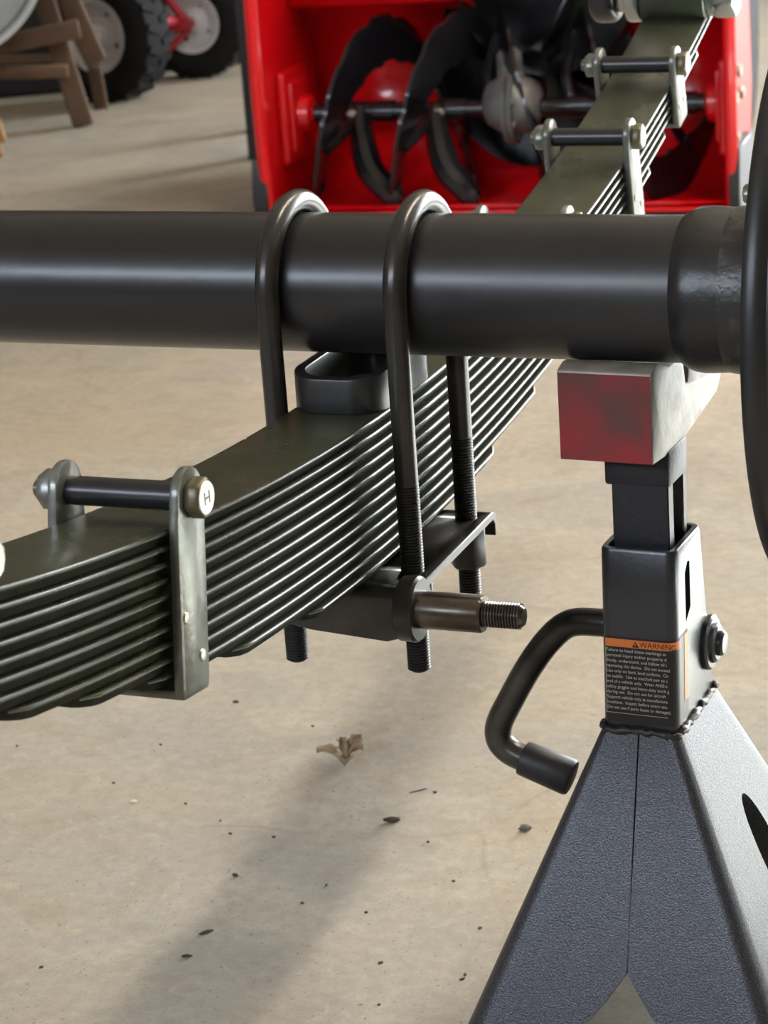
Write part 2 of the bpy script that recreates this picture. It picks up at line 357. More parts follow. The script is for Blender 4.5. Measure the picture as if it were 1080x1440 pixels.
# ---------------------------------------------------------------- leaf spring
sp = root('leaf_spring', 'olive green leaf spring of twelve stacked steel leaves with bolted clips', 'leaf spring', (-5, 0, -147.4))
SX, SWD, TH = -4.9, 53.4, 7.1
HALF = [730, 745, 690, 635, 576, 528, 480, 432, 378, 310, 228, 142]
def slope(y): return 2*2.35e-4*(y-20)
def frame_at(y):
    t = Vector((0, 1, slope(y))).normalized(); return t, Vector((0, -t.z, t.y))
def spring_pt(y, d):                      # d mm below the top surface, square to the leaf
    t, nn = frame_at(y); return Vector((0, y, ztop(y)))-nn*d
rnd = random.Random(11)
for i, hl in enumerate(HALF):
    bm = new(); th = TH-.25; hw = SWD/2-(rnd.uniform(0, .7) if i else 0)
    c = 1.5
    y0, y1 = -hl+20*(0 if i > 8 else .5), hl
    st = [y0+(y1-y0)*k/56 for k in range(57)]
    tap = 18
    st = sorted(set([round(v, 2) for v in st]+[y0+4, y0+10, y0+tap, y1-4, y1-10, y1-tap]))
    rings = []
    for y in st:
        e = min(y-y0, y1-y); f = 1.0; g = 1.0
        if i > 0 and e < tap: f = .66+.34*(e/tap)**.7; g = .86+.14*min(1, e/10)      # thinned, trimmed ends
        t_ = th*f; w_ = hw*g; cc = min(c, t_*.42)
        q_ = 1.4; sec = [(w_-q_+q_*math.sin(math.radians(a_)), q_-q_*math.cos(math.radians(a_))) for a_ in (0, 25, 50, 75, 90)]+[(w_-.5, t_*.33), (w_-3.4, t_*.42), (w_-4.2, t_)]; sec = sec+[(-a_, b_) for a_, b_ in sec[::-1]]  # lip and undercut shaped to give a bright edge above a shaded flank
        rings.append([bm.verts.new(Vector((SX+a, 0, 0))+spring_pt(y, i*TH+b)) for a, b in sec])
    for A, B in zip(rings, rings[1:]):
        m = len(A)
        for k in range(m):
            f_ = bm.faces.new((A[k], A[(k+1) % m], B[(k+1) % m], B[k]))
            if k in (5, 6, 8, 9): f_.material_index = 1  # recessed flanks take the colour darkened for shade
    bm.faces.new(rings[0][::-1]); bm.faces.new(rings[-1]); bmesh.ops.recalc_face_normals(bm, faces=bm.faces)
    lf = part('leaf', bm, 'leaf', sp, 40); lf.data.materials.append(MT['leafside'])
    if i == 0:                            # the rolled eye at the far end of the main leaf
        bm = new(); t, nn = frame_at(728); base = spring_pt(728, 0); R1, R0 = 20, 12.9; cen = base+nn*(R1-TH)
        pts = []
        for k in range(34):
            a = -math.pi/2+math.radians(315)*k/33; pts.append((cen+t*(R1*math.cos(a))+nn*(R1*math.sin(a)), cen+t*(R0*math.cos(a))+nn*(R0*math.sin(a))))
        V = [[bm.verts.new((SX+s*SWD/2, p.y, p.z)) for s, p in ((-1, a), (1, a), (1, b), (-1, b))] for a, b in pts]
        for A, B in zip(V, V[1:]):
            for k in range(4): bm.faces.new((A[k], A[(k+1) % 4], B[(k+1) % 4], B[k]))
        bm.faces.new(V[0]); bm.faces.new(V[-1][::-1]); bmesh.ops.recalc_face_normals(bm, faces=bm.faces); bev(bm, .9, 1, 50)
        part('eye', bm, 'leaf', lf); EYE = cen
def clip(yc, nl, hgt):
    t, nn = frame_at(yc); top = spring_pt(yc, 0); dep = nl*TH+.6
    def F(a, b, d): return Vector((d, 0, 0))+top+t*a+nn*b
    poly = []
    wd = 13.5
    for k in range(13):
        a = math.pi*k/12; poly.append((wd*math.cos(a)*.92, hgt+1+12.5*math.sin(a)))
    poly += [(-wd, hgt-12), (-wd, -dep+1), (-wd+1, -dep-4.6), (wd-1, -dep-4.6), (wd, -dep+1), (wd, hgt-12)]
    strap = None
    for s in (-1, 1):
        xa = SX+s*(SWD/2+.5); xb = SX+s*(SWD/2+5.6)
        bm = new(); prism(bm, poly, F, xa, xb, 1.6, 2); br = part('clip_bracket', bm, 'clip', sp)
        if s == 1:
            for (zz, yy) in ((-dep+12, 6), (-dep*.55, -9)):
                bm = new(); lathe(bm, [(0, 3), (.7, 2.6), (1.1, 0)], F(yy, zz, xb), (1, 0, 0), 10); part('weld_spatter', bm, 'clipbolt', br)
    bm = new(); box(bm, F(0, -dep-2.4, SX), (SWD+11, 25, 4.4), Matrix.Rotation(math.atan(slope(yc)), 3, 'X'), 1.4); part('clip_strap', bm, 'clip', sp)
    cc = F(0, hgt, SX); bm = new(); rod(bm, cc-Vector((SWD/2+.3, 0, 0)), cc+Vector((SWD/2+.3, 0, 0)), 6.5, 32); part('spacer_tube', bm, 'spacer', sp)
    xr = SWD/2+5.6
    bm = new(); hexn(bm, cc+Vector((xr, 0, 0)), cc+Vector((xr+7.2, 0, 0)), 9.6, .9, ph=.25); bo = part('clip_bolt', bm, 'hexdark', sp)
    bm = new(); rod(bm, cc-Vector((xr+12, 0, 0)), cc-Vector((xr-1, 0, 0)), 4.6, 16, 1); part('bolt_end', bm, 'hexdark', bo)
    bm = new(); lathe(bm, [(0, 7.5), (.35, 7.3)], cc+Vector((xr+7.2, 0, 0)), (1, 0, 0), 28)
    part('bolt_face', bm, 'mark' if yc == -283 else 'clipbolt', bo)
    bm = new(); Hh = [(-2.6, -2.7), (-1.8, -2.7), (-1.8, -.4), (1.8, -.4), (1.8, -2.7), (2.6, -2.7), (2.6, 2.7), (1.8, 2.7), (1.8, .4), (-1.8, .4), (-1.8, 2.7), (-2.6, 2.7)]
    prism(bm, Hh, lambda a, b, d: cc+Vector((d, a, b)), xr+7.5, xr+7.7); part('head_mark', bm, 'hexdark', bo)
    bm = new(); hexn(bm, cc-Vector((xr+8, 0, 0)), cc-Vector((xr, 0, 0)), 9.6, 1.0, ph=.1); part('clip_nut', bm, 'clip', sp)
for yc, nl, hgt in ((-283, 10, 12.5), (463, 7, 15.5), (601, 4, 14.5), (300, 10, 12.5), (-458, 7, 14)): clip(yc, nl, hgt)

# shackle on the far eye
sh = root('spring_shackle', 'plated shackle with bolt and nut at the far spring eye', 'shackle', (SX, EYE.y, EYE.z-19))
bm = new(); lathe(bm, [(-70, 12.2), (46, 12.2)], (SX, EYE.y, EYE.z), (1, 0, 0), 24); part('bolt', bm, 'zinc', sh)
bm = new(); hexn(bm, (SX+33, EYE.y, EYE.z), (SX+50, EYE.y, EYE.z), 19, 1.5, ph=.3); part('nut', bm, 'zinc', sh)
bm = new(); lathe(bm, [(27.2, 17), (33, 17)], (SX, EYE.y, EYE.z), (1, 0, 0), 28); part('washer', bm, 'zinc', sh)
poly = [(20*math.cos(math.pi+math.pi*k/14), 20*math.sin(math.pi+math.pi*k/14)) for k in range(15)]+[(20, 95), (-20, 95)]
bm = new(); prism(bm, poly, lambda a, b, d: Vector((d, EYE.y+a, EYE.z+b)), SX-40, SX-27.5, 2.2); part('side_plate', bm, 'zinc', sh)
bm = new(); prism(bm, [(a*1.12, b) for a, b in poly], lambda a, b, d: Vector((d, EYE.y+a, EYE.z+b)), SX-70, SX-47, 7, 3); part('hanger', bm, 'axle', sh)

# ---------------------------------------------------------------- u-bolts
UY, UR, ZTIP = 44.5, 6.3, -205.8
def ubolt(x, label):
    u = root('u_bolt', label, 'bolt', (x, 0, ZTIP), 'axle u-bolts')
    P = [(x, -UY, -99), (x, -UY, -60), (x, -UY, -25)]+[(x, -UY*math.cos(math.pi*k/24), UY*math.sin(math.pi*k/24)) for k in range(25)]+[(x, UY, -25), (x, UY, -60), (x, UY, -99)]
    bm = new(); sweep(bm, P, UR, 24); part('bow', bm, 'ubolt', u)
    for s in (-1, 1):
        bm = new(); thread(bm, (x, s*UY, -98), (x, s*UY, ZTIP), UR+.1); part('threaded_leg', bm, 'thread', u)
        bm = new(); hexn(bm, (x, s*UY, -152.8), (x, s*UY, -177), 11.2, 1.6, ph=.5); part('nut', bm, 'thread', u)
ubolt(-38.0, 'black steel u-bolt over the axle, farther along it from the jack stand')
ubolt(34.7, 'black steel u-bolt over the axle, the one nearer the jack stand')

# ---------------------------------------------------------------- spring plate with damper stud
pl = root('spring_plate', 'dark steel u-bolt plate clamped under the leaf spring with side stud', 'plate', (0, 0, -180))
bm = new()
prof = [(-77, -156), (-77, -152), (-75.5, -149), (-72.5, -147.6), (56, -147.6), (61, -149.5), (63, -154), (63.5, -163), (59, -163), (58.6, -155.5), (56, -152.6), (-69, -152.6), (-71.5, -155), (-71.8, -156)]
prism(bm, prof, YZ, -52, 47, .5, 1, 20); o = part('plate', bm, 'plate', pl)
bm = new(); prism(bm, [(-50, -153), (46, -153), (46, -172), (30, -177), (-14, -173.5), (-40, -168), (-50, -160)], XZ, -76.8, -71.9, .6, 1); part('front_flange', bm, 'plate', pl)
hb = new()
for x in (-38.0, 34.7):
    for s in (-1, 1): rod(hb, (x, s*UY, -160), (x, s*UY, -140), 7.2, 24)
cut(o, hb)
bm = new(); lathe(bm, [(38, 16), (39, 17.4), (47, 17.8), (48.6, 16.6)], (0, -71.5, -159), (1, 0, 0), 48); part('stud_boss', bm, 'plate', pl)
bm = new(); lathe(bm, [(45, 10.6), (48.6, 10.2), (82.6, 10.2), (84, 9.4)], (0, -71.5, -159), (1, 0, 0), 36); st = part('stud', bm, 'stud', pl)
bm = new(); thread(bm, (83.8, -71.5, -159), (106, -71.5, -159), 6.9, .75, 1.6, 28, 2.2); part('stud_thread', bm, 'stud', st)
bm = new(); lathe(bm, [(-147.4-.2, 9), (-158, 9)], (-5, 0, 0), (0, 0, 1), 20); part('locating_pin', bm, 'plate', pl)

# ---------------------------------------------------------------- jack stand
JX, JY = 156, 3
js = root('jack_stand', 'dark grey steel jack stand with red saddle holding up the axle', 'jack stand', (JX, JY, FL), yaw=math.radians(-3), local=True)
# local frame: u to the right, v away, z above the floor
zz = lambda z: z-FL
def rsec(hx, y0, y1, r, n=6):
    out = []
    for (cx, cy, a0) in ((hx-r, y1-r, 0), (-hx+r, y1-r, 90), (-hx+r, y0+r, 180), (hx-r, y0+r, 270)):
        for k in range(n+1):
            a = math.radians(a0+90*k/n); out.append((cx+r*math.cos(a), cy+r*math.sin(a)))
    return out
# base: two bent halves meeting on a seam at the front and the back
ZB0, ZBT = 0.0, zz(-237)
TOPH, TOPY0, TOPY1, BOT = 21.6, -35.0, 40.6, 108.0
def base_half(side):
    n = 8; path = []       # (point at top, point at bottom, foot factor)
    def corner(h, y0, y1, r, sy):
        cy = (y0+r) if sy < 0 else (y1-r); return [(h-r+r*math.sin(math.radians(90*k/n)), cy+sy*r*math.cos(math.radians(90*k/n))) for k in range(n+1)]
    def half_path(h, y0, y1, r):
        g = .45
        P = [(g, y0)]+[((h-r)*k/6, y0) for k in range(1, 6)]
        P += corner(h, y0, y1, r, -1)
        P += [(h, (y0+r)+(y1-y0-2*r)*k/12) for k in range(1, 12)]
        P += corner(h, y0, y1, r, 1)[::-1]
        P += [((h-r)*k/6, y1) for k in range(5, 0, -1)]+[(g, y1)]
        return P
    top = half_path(TOPH, TOPY0, TOPY1, 6); bot = half_path(BOT, -BOT, BOT, 15); m = len(top)
    def notch(p):          # how far up the foot is cut away (mm above the floor)
        a = max(abs(p[0]), abs(p[1])); s = min(abs(p[0]), abs(p[1]))/a
        q = max(0, (.66-s)/.66); return 76*q
    bm = new(); rows = 10; G = []
    for i in range(m):
        tx, ty = top[i]; bx, by = bot[i]; zb = notch(bot[i]); col = []
        for r in range(rows+1):
            z = ZBT+(zb-ZBT)*r/rows; t = (ZBT-z)/ZBT
            col.append(bm.verts.new((side*(tx+(bx-tx)*t)+6*t, ty+(by-ty)*t, z)))
        G.append(col)
    for A, B in zip(G, G[1:]):
        for r in range(rows): bm.faces.new((A[r], B[r], B[r+1], A[r+1]))
    bmesh.ops.recalc_face_normals(bm, faces=bm.faces)
    c = sum((f.normal.dot(f.calc_center_median()-Vector((0, 0, f.calc_center_median().z))) for f in bm.faces))
    if c < 0: bmesh.ops.reverse_faces(bm, faces=bm.faces)
    o = part('base_half', bm, 'standblk', js, 40)
    md = o.modifiers.new('thick', 'SOLIDIFY'); md.thickness = .0034; md.offset = -1; apply(o)
    # oval hole in the side
    hb = new(); sl = math.atan2(BOT-TOPH, ZBT)
    poly = []
    for k in range(32):
        a = 2*math.pi*k/32; poly.append((6+17*math.cos(a)*(1.0 if math.sin(a) < 0 else .8), 106+42*math.sin(a)))
    prism(hb, poly, YZ, side*25, side*150); cut(o, hb)
    me = o.data; me.polygons.foreach_set('use_smooth', [True]*len(me.polygons)); me.set_sharp_from_angle(angle=math.radians(40))
    return o
for s in (-1, 1): base_half(s)
# weld around the foot of the post
random.seed(5); bm = new(); ring = []
sec = rsec(22.2, -36.5, 40.5, 8, 8)
for k, (x, y) in enumerate(sec+sec[:1]):
    x2, y2 = (sec+sec[:1])[min(k+1, len(sec))]
    for q in range(max(1, int(math.hypot(x2-x, y2-y)/3.0))):
        t = q/max(1, int(math.hypot(x2-x, y2-y)/3.0))
        ring.append((x+(x2-x)*t+random.uniform(-.5, .5), y+(y2-y)*t+random.uniform(-.6, .6), ZBT-.2+random.uniform(-1.4, 1.4)))
sweep(bm, ring, [random.uniform(1.3, 2.5) for _ in ring], 10)
part('weld_bead', bm, 'weld', js, 50)
# post: square tube, deeper at the foot, open at the top
def post_sec(z, off=0.0, r=6.5):
    t = (zz(-135)-z)/(zz(-135)-zz(-240)); return rsec(21.2+off, -29-5*t-off, 21+19*t+off, r+off, 6)
bm = new(); levels = [zz(-242), zz(-210), zz(-170), zz(-137), zz(-135.4)]
R_ = []
for i, z in enumerate(levels): R_.append([bm.verts.new((x, y, z)) for x, y in post_sec(z, -.9 if i == 4 else 0)])
for z, off in ((zz(-135.4), -3.6), (zz(-138), -4.4), (zz(-200), -4.4)): R_.append([bm.verts.new((x, y, z)) for x, y in post_sec(z, off, 6.5)])
for A, B in zip(R_, R_[1:]):
    for k in range(len(A)): bm.faces.new((A[k], A[(k+1) % len(A)], B[(k+1) % len(A)], B[k]))
bm.faces.new(R_[0][::-1]); bm.faces.new(R_[-1])
bmesh.ops.recalc_face_normals(bm, faces=bm.faces); po = part('post', bm, 'post', js, 40)
hb = new(); prism(hb, [(-13, zz(-180)), (-4, zz(-174)), (-4, zz(-148)), (-8, zz(-147)), (-13, zz(-152))], YZ, 10, 40); cut(po, hb)
po.data.polygons.foreach_set('use_smooth', [True]*len(po.data.polygons)); po.data.set_sharp_from_angle(angle=math.radians(40))
# ram: cast H-section with ratchet teeth on its rear face
bm = new(); z0, z1 = zz(-199), zz(-84)
prism(bm, [(-15.6, -20), (15.6, -20), (15.6, -11), (10, -9), (10, 4), (15.6, 6), (15.6, 12), (-15.6, 12), (-15.6, 6), (-10, 4), (-10, -9), (-15.6, -11)], XY, z0, z1, .8, 1, 30)
box(bm, (-1.4, -4, zz(-93)), (36, 33, 20), b=2)
for k in range(11): box(bm, (0, 13.2, z0+8+k*9.5), (26, 4, 4.5), Matrix.Rotation(.5, 3, 'X'), .5)
part('ram', bm, 'ram', js)
# saddle
sx0, sx1 = -35, 15.5
prof = [(-40, -82.6), (-40, -35.5), (-39, -34.6), (-30, -32.2), (-26, -32.6), (-8, -39.4), (8, -39.8), (15, -40.5), (19.5, -56), (23, -56), (27.5, -42), (34, -38.5), (46, -40), (86, -66), (85, -70), (78, -76), (16, -84.4), (-20, -84.4)]
bm = new(); prism(bm, [(a-JY, zz(b)) for a, b in prof], YZ, sx0, sx1, .9, 2, 25); sd = part('saddle', bm, 'saddle_bare', js)
bm = new(); prism(bm, [(-.4, zz(-82.4)), (0, zz(-82.4)), (0, zz(-35.8)), (-.4, zz(-35.8))], lambda a, b, d: Vector((d, a-40-JY, b)), sx0+.5, sx1-.5); part('red_paint_face', bm, 'saddle_red', sd)
# pivot bolt on the right flank
PY, PZ = 27, zz(-207)
bm = new(); lathe(bm, [(21, 15.5), (23.5, 15.5), (24.6, 14.2), (24.6, 11.5), (26.4, 11.0), (27.6, 9.5)], (0, PY, PZ), (1, 0, 0), 36); pv = part('pivot_washer', bm, 'post', js)
bm = new(); lathe(bm, [(26, 7.2), (29.5, 7.2), (31, 6), (31.4, 0)], (0, PY, PZ), (1, 0, 0), 24); part('pivot_pin', bm, 'post', pv)
# ratchet handle
hp = [(-18, -1, zz(-191)), (-32, -1, zz(-190)), (-49, -1, zz(-192)), (-62, -1, zz(-203)), (-75, -1, zz(-221)), (-87, -1, zz(-242)), (-95, -1, zz(-258)), (-95.5, -1, zz(-268)), (-89, -1, zz(-275)), (-76, -1, zz(-279.5)), (-62, -1, zz(-283.5))]
bm = new(); sweep(bm, catmull(hp, 8), 7.8, 20); hd = part('handle', bm, 'handle', js)
a = Vector((-82, -1, zz(-277.6))); b = Vector((-52, -1, zz(-287.0)))
L_ = (b-a).length; bm = new(); lathe(bm, [(0, 8), (.6, 9.8), (2, 10.2), (L_-2, 10.8), (L_-.5, 10), (L_, 7.6)], a, b-a, 32); part('rubber_grip', bm, 'rubber', hd)
# warning label, wrapped round the right front corner
def wrap(z0, z1, off, i0, i1):
    bm = new(); A = post_sec(z0, off); B = post_sec(z1, off); n = len(A); va, vb = [], []
    # start on the front face near its left edge, run right and round the corner onto the flank
    fx0 = -18.2
    def pts(P, z):
        y = P[14+6][1]
        out = [(fx0, y, z)]+[(fx0+(P[21][0]-fx0)*k/8, y, z) for k in range(1, 8)]
        out += [(p[0], p[1], z) for p in P[21:28]]
        out += [(P[27][0], P[27][1]+7*k, z) for k in (1, 2)]
        return out
    a, b = pts(A, z0), pts(B, z1); a, b = a[i0:i1], b[i0:i1]
    va = [bm.verts.new(p) for p in a]; vb = [bm.verts.new(p) for p in b]
    for k in range(len(va)-1): bm.faces.new((va[k], va[k+1], vb[k+1], vb[k]))
    bmesh.ops.recalc_face_normals(bm, faces=bm.faces); return bm
lb = part('warning_label', wrap(zz(-233), zz(-184.3), .25, 0, 17), 'lab_black', js, 60, label='black safety sticker with orange warning band')
part('orange_band', wrap(zz(-189.9), zz(-185.4), .4, 0, 15), 'lab_orange', lb, 60)
bm = wrap(zz(-223), zz(-185.4), .45, 15, 17)
part('orange_side_stripe', bm, 'lab_orange', lb, 60)
def text(s, x, y, z, size, mat, parent, sx=1.0, name='print_line', tilt=0.0):
    cu = bpy.data.curves.new('t', 'FONT'); cu.body = s; cu.size = size; cu.extrude = .02
    t = bpy.data.objects.new('t', cu); COL.objects.link(t); bpy.context.view_layer.update()
    me = bpy.data.meshes.new_from_object(t.evaluated_get(bpy.context.evaluated_depsgraph_get())); bpy.data.objects.remove(t); bpy.data.curves.remove(cu)
    for v in me.vertices: v.co = Vector(((x+v.co.x*sx)*S, (y-.05-v.co.z)*S, (z+v.co.y)*S))
    me.materials.append(MT[mat]); o = bpy.data.objects.new(name, me); COL.objects.link(o); o.parent = parent; ORG[o.name] = ORG[parent.name]
    return o
def fronty(z): return post_sec(z, .5)[20][1]
LINES = ['Failure to heed these markings m', 'personal injury and/or property d', 'Study, understand, and follow all i', 'operating this device.  Do not exceed', 'Use only on hard, level surfaces.  Ce', 'on saddle.  Use as matched pair to s', 'end of a vehicle only.  Wear ANSI-a', 'safety goggles and heavy-duty work g', 'during use.  Do not use for aircraft', 'Support vehicle only at manufacture', 'locations.  Inspect before every use.', 'Do not use if parts loose or damaged.']
text('WARNING', 1.0, fronty(zz(-189)), zz(-189.2), 4.6, 'lab_black', lb, .92)
bm = new(); prism(bm, [(-3.2, zz(-189.4)), (.6, zz(-189.4)), (-1.3, zz(-185.9))], XZ, fronty(zz(-188))-.25, fronty(zz(-188))-.05); part('alert_triangle', bm, 'lab_black', lb)
bm = new(); box(bm, (-1.3, fronty(zz(-188))-.3, zz(-187.7)), (.45, .06, 1.6)); part('alert_mark', bm, 'lab_orange', lb)
for k, s in enumerate(LINES):
    z = zz(-192.6-k*2.98); text(s, -17.7, fronty(z), z, 2.55, 'lab_white', lb, .91 if k > 2 else .97)
bm = new(); box(bm, (-1, fronty(zz(-228.5))-.1, zz(-227.6)), (34.5, .1, .22)); part('label_border', bm, 'lab_white', lb)
bm = new(); box(bm, (-18.0, fronty(zz(-210)), zz(-208.8)), (.22, .1, 37.5), Matrix.Rotation(-.0476, 3, 'X')); part('label_border', bm, 'lab_white', lb)

# ---------------------------------------------------------------- snow blower
BA = on_floor(384, 312); BPH = math.radians(6); BW = 735.0
sb = root('snow_blower', 'bright red snow blower with black auger facing the axle', 'snow blower', (BA.x, BA.y, FL), yaw=BPH, local=True)
AH, AY, AR = 155.0, 118.0, 154.0        # auger axis height, depth behind the front edge, auger radius
HT, HD = 560.0, 310.0
# drum-shaped back of the housing
bm = new(); prof = [(20, 14), (60, 10)]
for k in range(19):
    a = math.radians(-80+160*k/18); prof.append((AY+6+165*math.cos(a), AH+10+165*math.sin(a)))
prof += [(120, 470), (40, 520)]
V0 = [bm.verts.new((4, y, z)) for y, z in prof]; V1 = [bm.verts.new((BW-4, y, z)) for y, z in prof]
for k in range(len(prof)-1): bm.faces.new((V0[k], V0[k+1], V1[k+1], V1[k]))
bmesh.ops.recalc_face_normals(bm, faces=bm.faces)
hs = part('housing_back', bm, 'red', sb, 40); md = hs.modifiers.new('t', 'SOLIDIFY'); md.thickness = .004; apply(hs)
hb = new(); rod(hb, (BW/2+20, 200, AH+50), (BW/2+20, 420, AH+50), 165, 48); cut(hs, hb)
hb = new(); rod(hb, (BW/2+70, 60, AH+190), (BW/2+70, 420, AH+190), 135, 48); cut(hs, hb)
side = [(0, 6), (HD-40, 4), (HD+20, AH), (HD-20, 400), (150, HT), (30, HT), (-6, 420), (-12, 200)]
for k, x in enumerate((0, BW-5)):
    bm = new(); prism(bm, side, YZ, x, x+5, 1.2, 1); wl = part('side_plate', bm, 'red', sb)
    bm = new(); e = [(0, 8), (-12, 200), (-6, 420), (30, HT)]
    sweep(bm, [(x+2.5+(-1 if k == 0 else 1)*8, y, z) for y, z in e], 10, 10); part('front_flange', bm, 'red', wl)
    sgn = 1 if k == 0 else -1; xi = x+(5 if k == 0 else 0)
    bm = new(); box(bm, (xi+sgn*8, AY, AH), (18, 130, 150), b=8, seg=3); box(bm, (xi+sgn*18, AY, AH), (10, 96, 112), b=4); lathe(bm, [(0, 34), (24, 30), (30, 18)], (xi+sgn*14, AY, AH), (sgn, 0, 0), 24); part('bearing_boss', bm, 'red', wl)
    for (yy, z_) in ((AY-58, AH+14), (AY-8, AH+48), (AY-38, AH-50), (AY+28, AH+10)):
        bm = new(); hexn(bm, (xi-sgn*5-sgn*9, yy, z_), (xi-sgn*4, yy, z_), 11, 1); part('bearing_bolt', bm, 'clipbolt', wl)
    bm = new(); prism(bm, [(-8, 0), (250, 0), (255, 20), (170, 100), (-6, 104), (-18, 40)], YZ, x+(-26 if k == 0 else 6), x+(-1 if k == 0 else 23), 2, 1); part('skid_shoe', bm, 'blacksteel', sb)
bm = new(); box(bm, (BW/2, 30, 9), (BW-12, 60, 5), b=1); part('scraper_bar', bm, 'red', sb)
bm = new(); rod(bm, (26, AY, AH), (BW-26, AY, AH), 14, 20)
for x in (110, 150, 270, 470, 560, 640): rod(bm, (x, AY, AH), (x+34, AY, AH), 18, 20)
part('auger_shaft', bm, 'auger', sb)
for x in (118, 262, 545, 640):
    bm = new(); hexn(bm, (x, AY-26, AH-2), (x, AY-16, AH-2), 10, 1); part('shear_pin', bm, 'clipbolt', sb)
def flight(x0, hand, a0, a1, pitch):
    """toothed ribbon of a helix; angle 0 faces the front, 90 is up"""
    bm = new(); n = 96; rows = []
    for k in range(n+1):
        t = k/n; ang = math.radians(a0+(a1-a0)*t); x = x0+hand*pitch*(a1-a0)*t/360
        env = min(1, min(t, 1-t)/.10)
        ro = AR-(5 if (k % 10 < 3) else 0); wd = 14+58*env**.6
        ri = ro-wd; th = 3.0; lean = hand*12
        def P(r, dx): return bm.verts.new((x+dx, AY-r*math.cos(ang), AH+r*math.sin(ang)))
        rows.append([P(ri, lean-th), P(ro, -th), P(ro, th), P(ri, lean+th)])
    for A, B in zip(rows, rows[1:]):
        for q in range(4): bm.faces.new((A[q], A[(q+1) % 4], B[(q+1) % 4], B[q]))
    bm.faces.new(rows[0]); bm.faces.new(rows[-1][::-1]); bmesh.ops.recalc_face_normals(bm, faces=bm.faces)
    f = part('auger_flight', bm, 'auger', sb, 40)
    for t in (.12, .90):
        ang = math.radians(a0+(a1-a0)*t); x = x0+hand*pitch*(a1-a0)*t/360
        bm = new(); d = Vector((0, -math.cos(ang), math.sin(ang))); c0 = Vector((x+hand*20, AY, AH)); 
        tip = Vector((x+hand*8, AY, AH))+d*(AR-36)
        sd_ = catmull([c0+d*12, c0+d*55+Vector((hand*6, 0, 0)), tip], 6); sweep(bm, sd_, [13]+[9]*(len(sd_)-1), 8)
        part('flight_arm', bm, 'auger', f)
    if hand > 0:                            # hooked lower arm from the shaft down to the rim
        bm = new(); q_ = catmull([(x0+66, AY-6, AH+6), (x0+72, AY-30, AH-34), (x0+92, AY-62, AH-84), (x0+122, AY-70, AH-118), (x0+138, AY-62, AH-146)], 6)
        sweep(bm, q_, [14+9*math.sin(math.pi*k/len(q_)) if k < len(q_)-3 else 8 for k in range(len(q_))], 10); part('flight_arm', bm, 'auger', f)
PIT = 262
flight(62, 1, -58, 250, PIT); flight(62+PIT/2-4, 1, -58, 250, PIT)
flight(BW-50, -1, -165, 130, PIT); flight(BW-50-PIT/2+4, -1, -165, 130, PIT)
# gearbox and impeller
gx = BW/2+12
bm = new(); lathe(bm, [(-46, 20), (-40, 32), (-22, 44), (-8, 47), (-8, 63), (-1, 65), (-1, 60), (1, 60), (1, 65), (8, 63), (8, 47), (22, 44), (40, 33), (46, 20)], (gx, AY, AH+6), (1, 0, 0), 28); rod(bm, (gx, AY+20, AH+6), (gx, AY+130, AH+8), 32, 20)
lathe(bm, [(0, 22), (48, 20), (56, 12)], (gx, AY-4, AH+40), (0, -.2, 1), 18)
gb = part('gearbox', bm, 'gearbox', sb)
for k in range(8):
    a = 2*math.pi*k/8+.2; bm = new(); hexn(bm, (gx-12, AY-50*math.cos(a), AH+6+50*math.sin(a)), (gx+12, AY-50*math.cos(a), AH+6+50*math.sin(a)), 8, 1); part('gearbox_bolt', bm, 'gearbox', gb)
bm = new(); lathe(bm, [(250, 172), (270, 172), (400, 172), (400, 0)], (BW/2+20, 0, AH+50), (0, 1, 0), 40, False); part('impeller_can', bm, 'auger', sb)
bm = new(); rod(bm, (BW/2+20, 240, AH+50), (BW/2+20, 390, AH+50), 26, 20)
for k in range(4):
    a = math.pi/2*k+.5; R = Matrix.Rotation(a, 3, 'Y'); box(bm, Vector((BW/2+20, 320, AH+50))+R @ Vector((70, 0, 0)), (130, 90, 7), R, 2)
part('impeller', bm, 'auger', sb)
# drift of black chute gear above the impeller
bm = new(); lathe(bm, [(130, 142), (280, 142), (360, 142), (360, 0)], (BW/2+70, 0, AH+190), (0, 1, 0), 40, False); part('chute_base', bm, 'auger', sb)
for s in (-150, 150):
    bm = new(); rod(bm, (BW/2+s, 620, 400), (BW/2+s, 1150, 880), 14, 12); part('handlebar', bm, 'blacksteel', sb)
bm = new(); box(bm, (BW/2, 620, 330), (360, 400, 260), b=30, seg=3); part('engine_cover', bm, 'red', sb)
for s in (-1, 1):
    bm = new(); lathe(bm, [(-60, 110), (-60, 180), (-45, 200), (45, 200), (60, 180), (60, 110)], (BW/2+s*270, 620, 200), (1, 0, 0), 40, True); part('drive_wheel', bm, 'tire', sb)

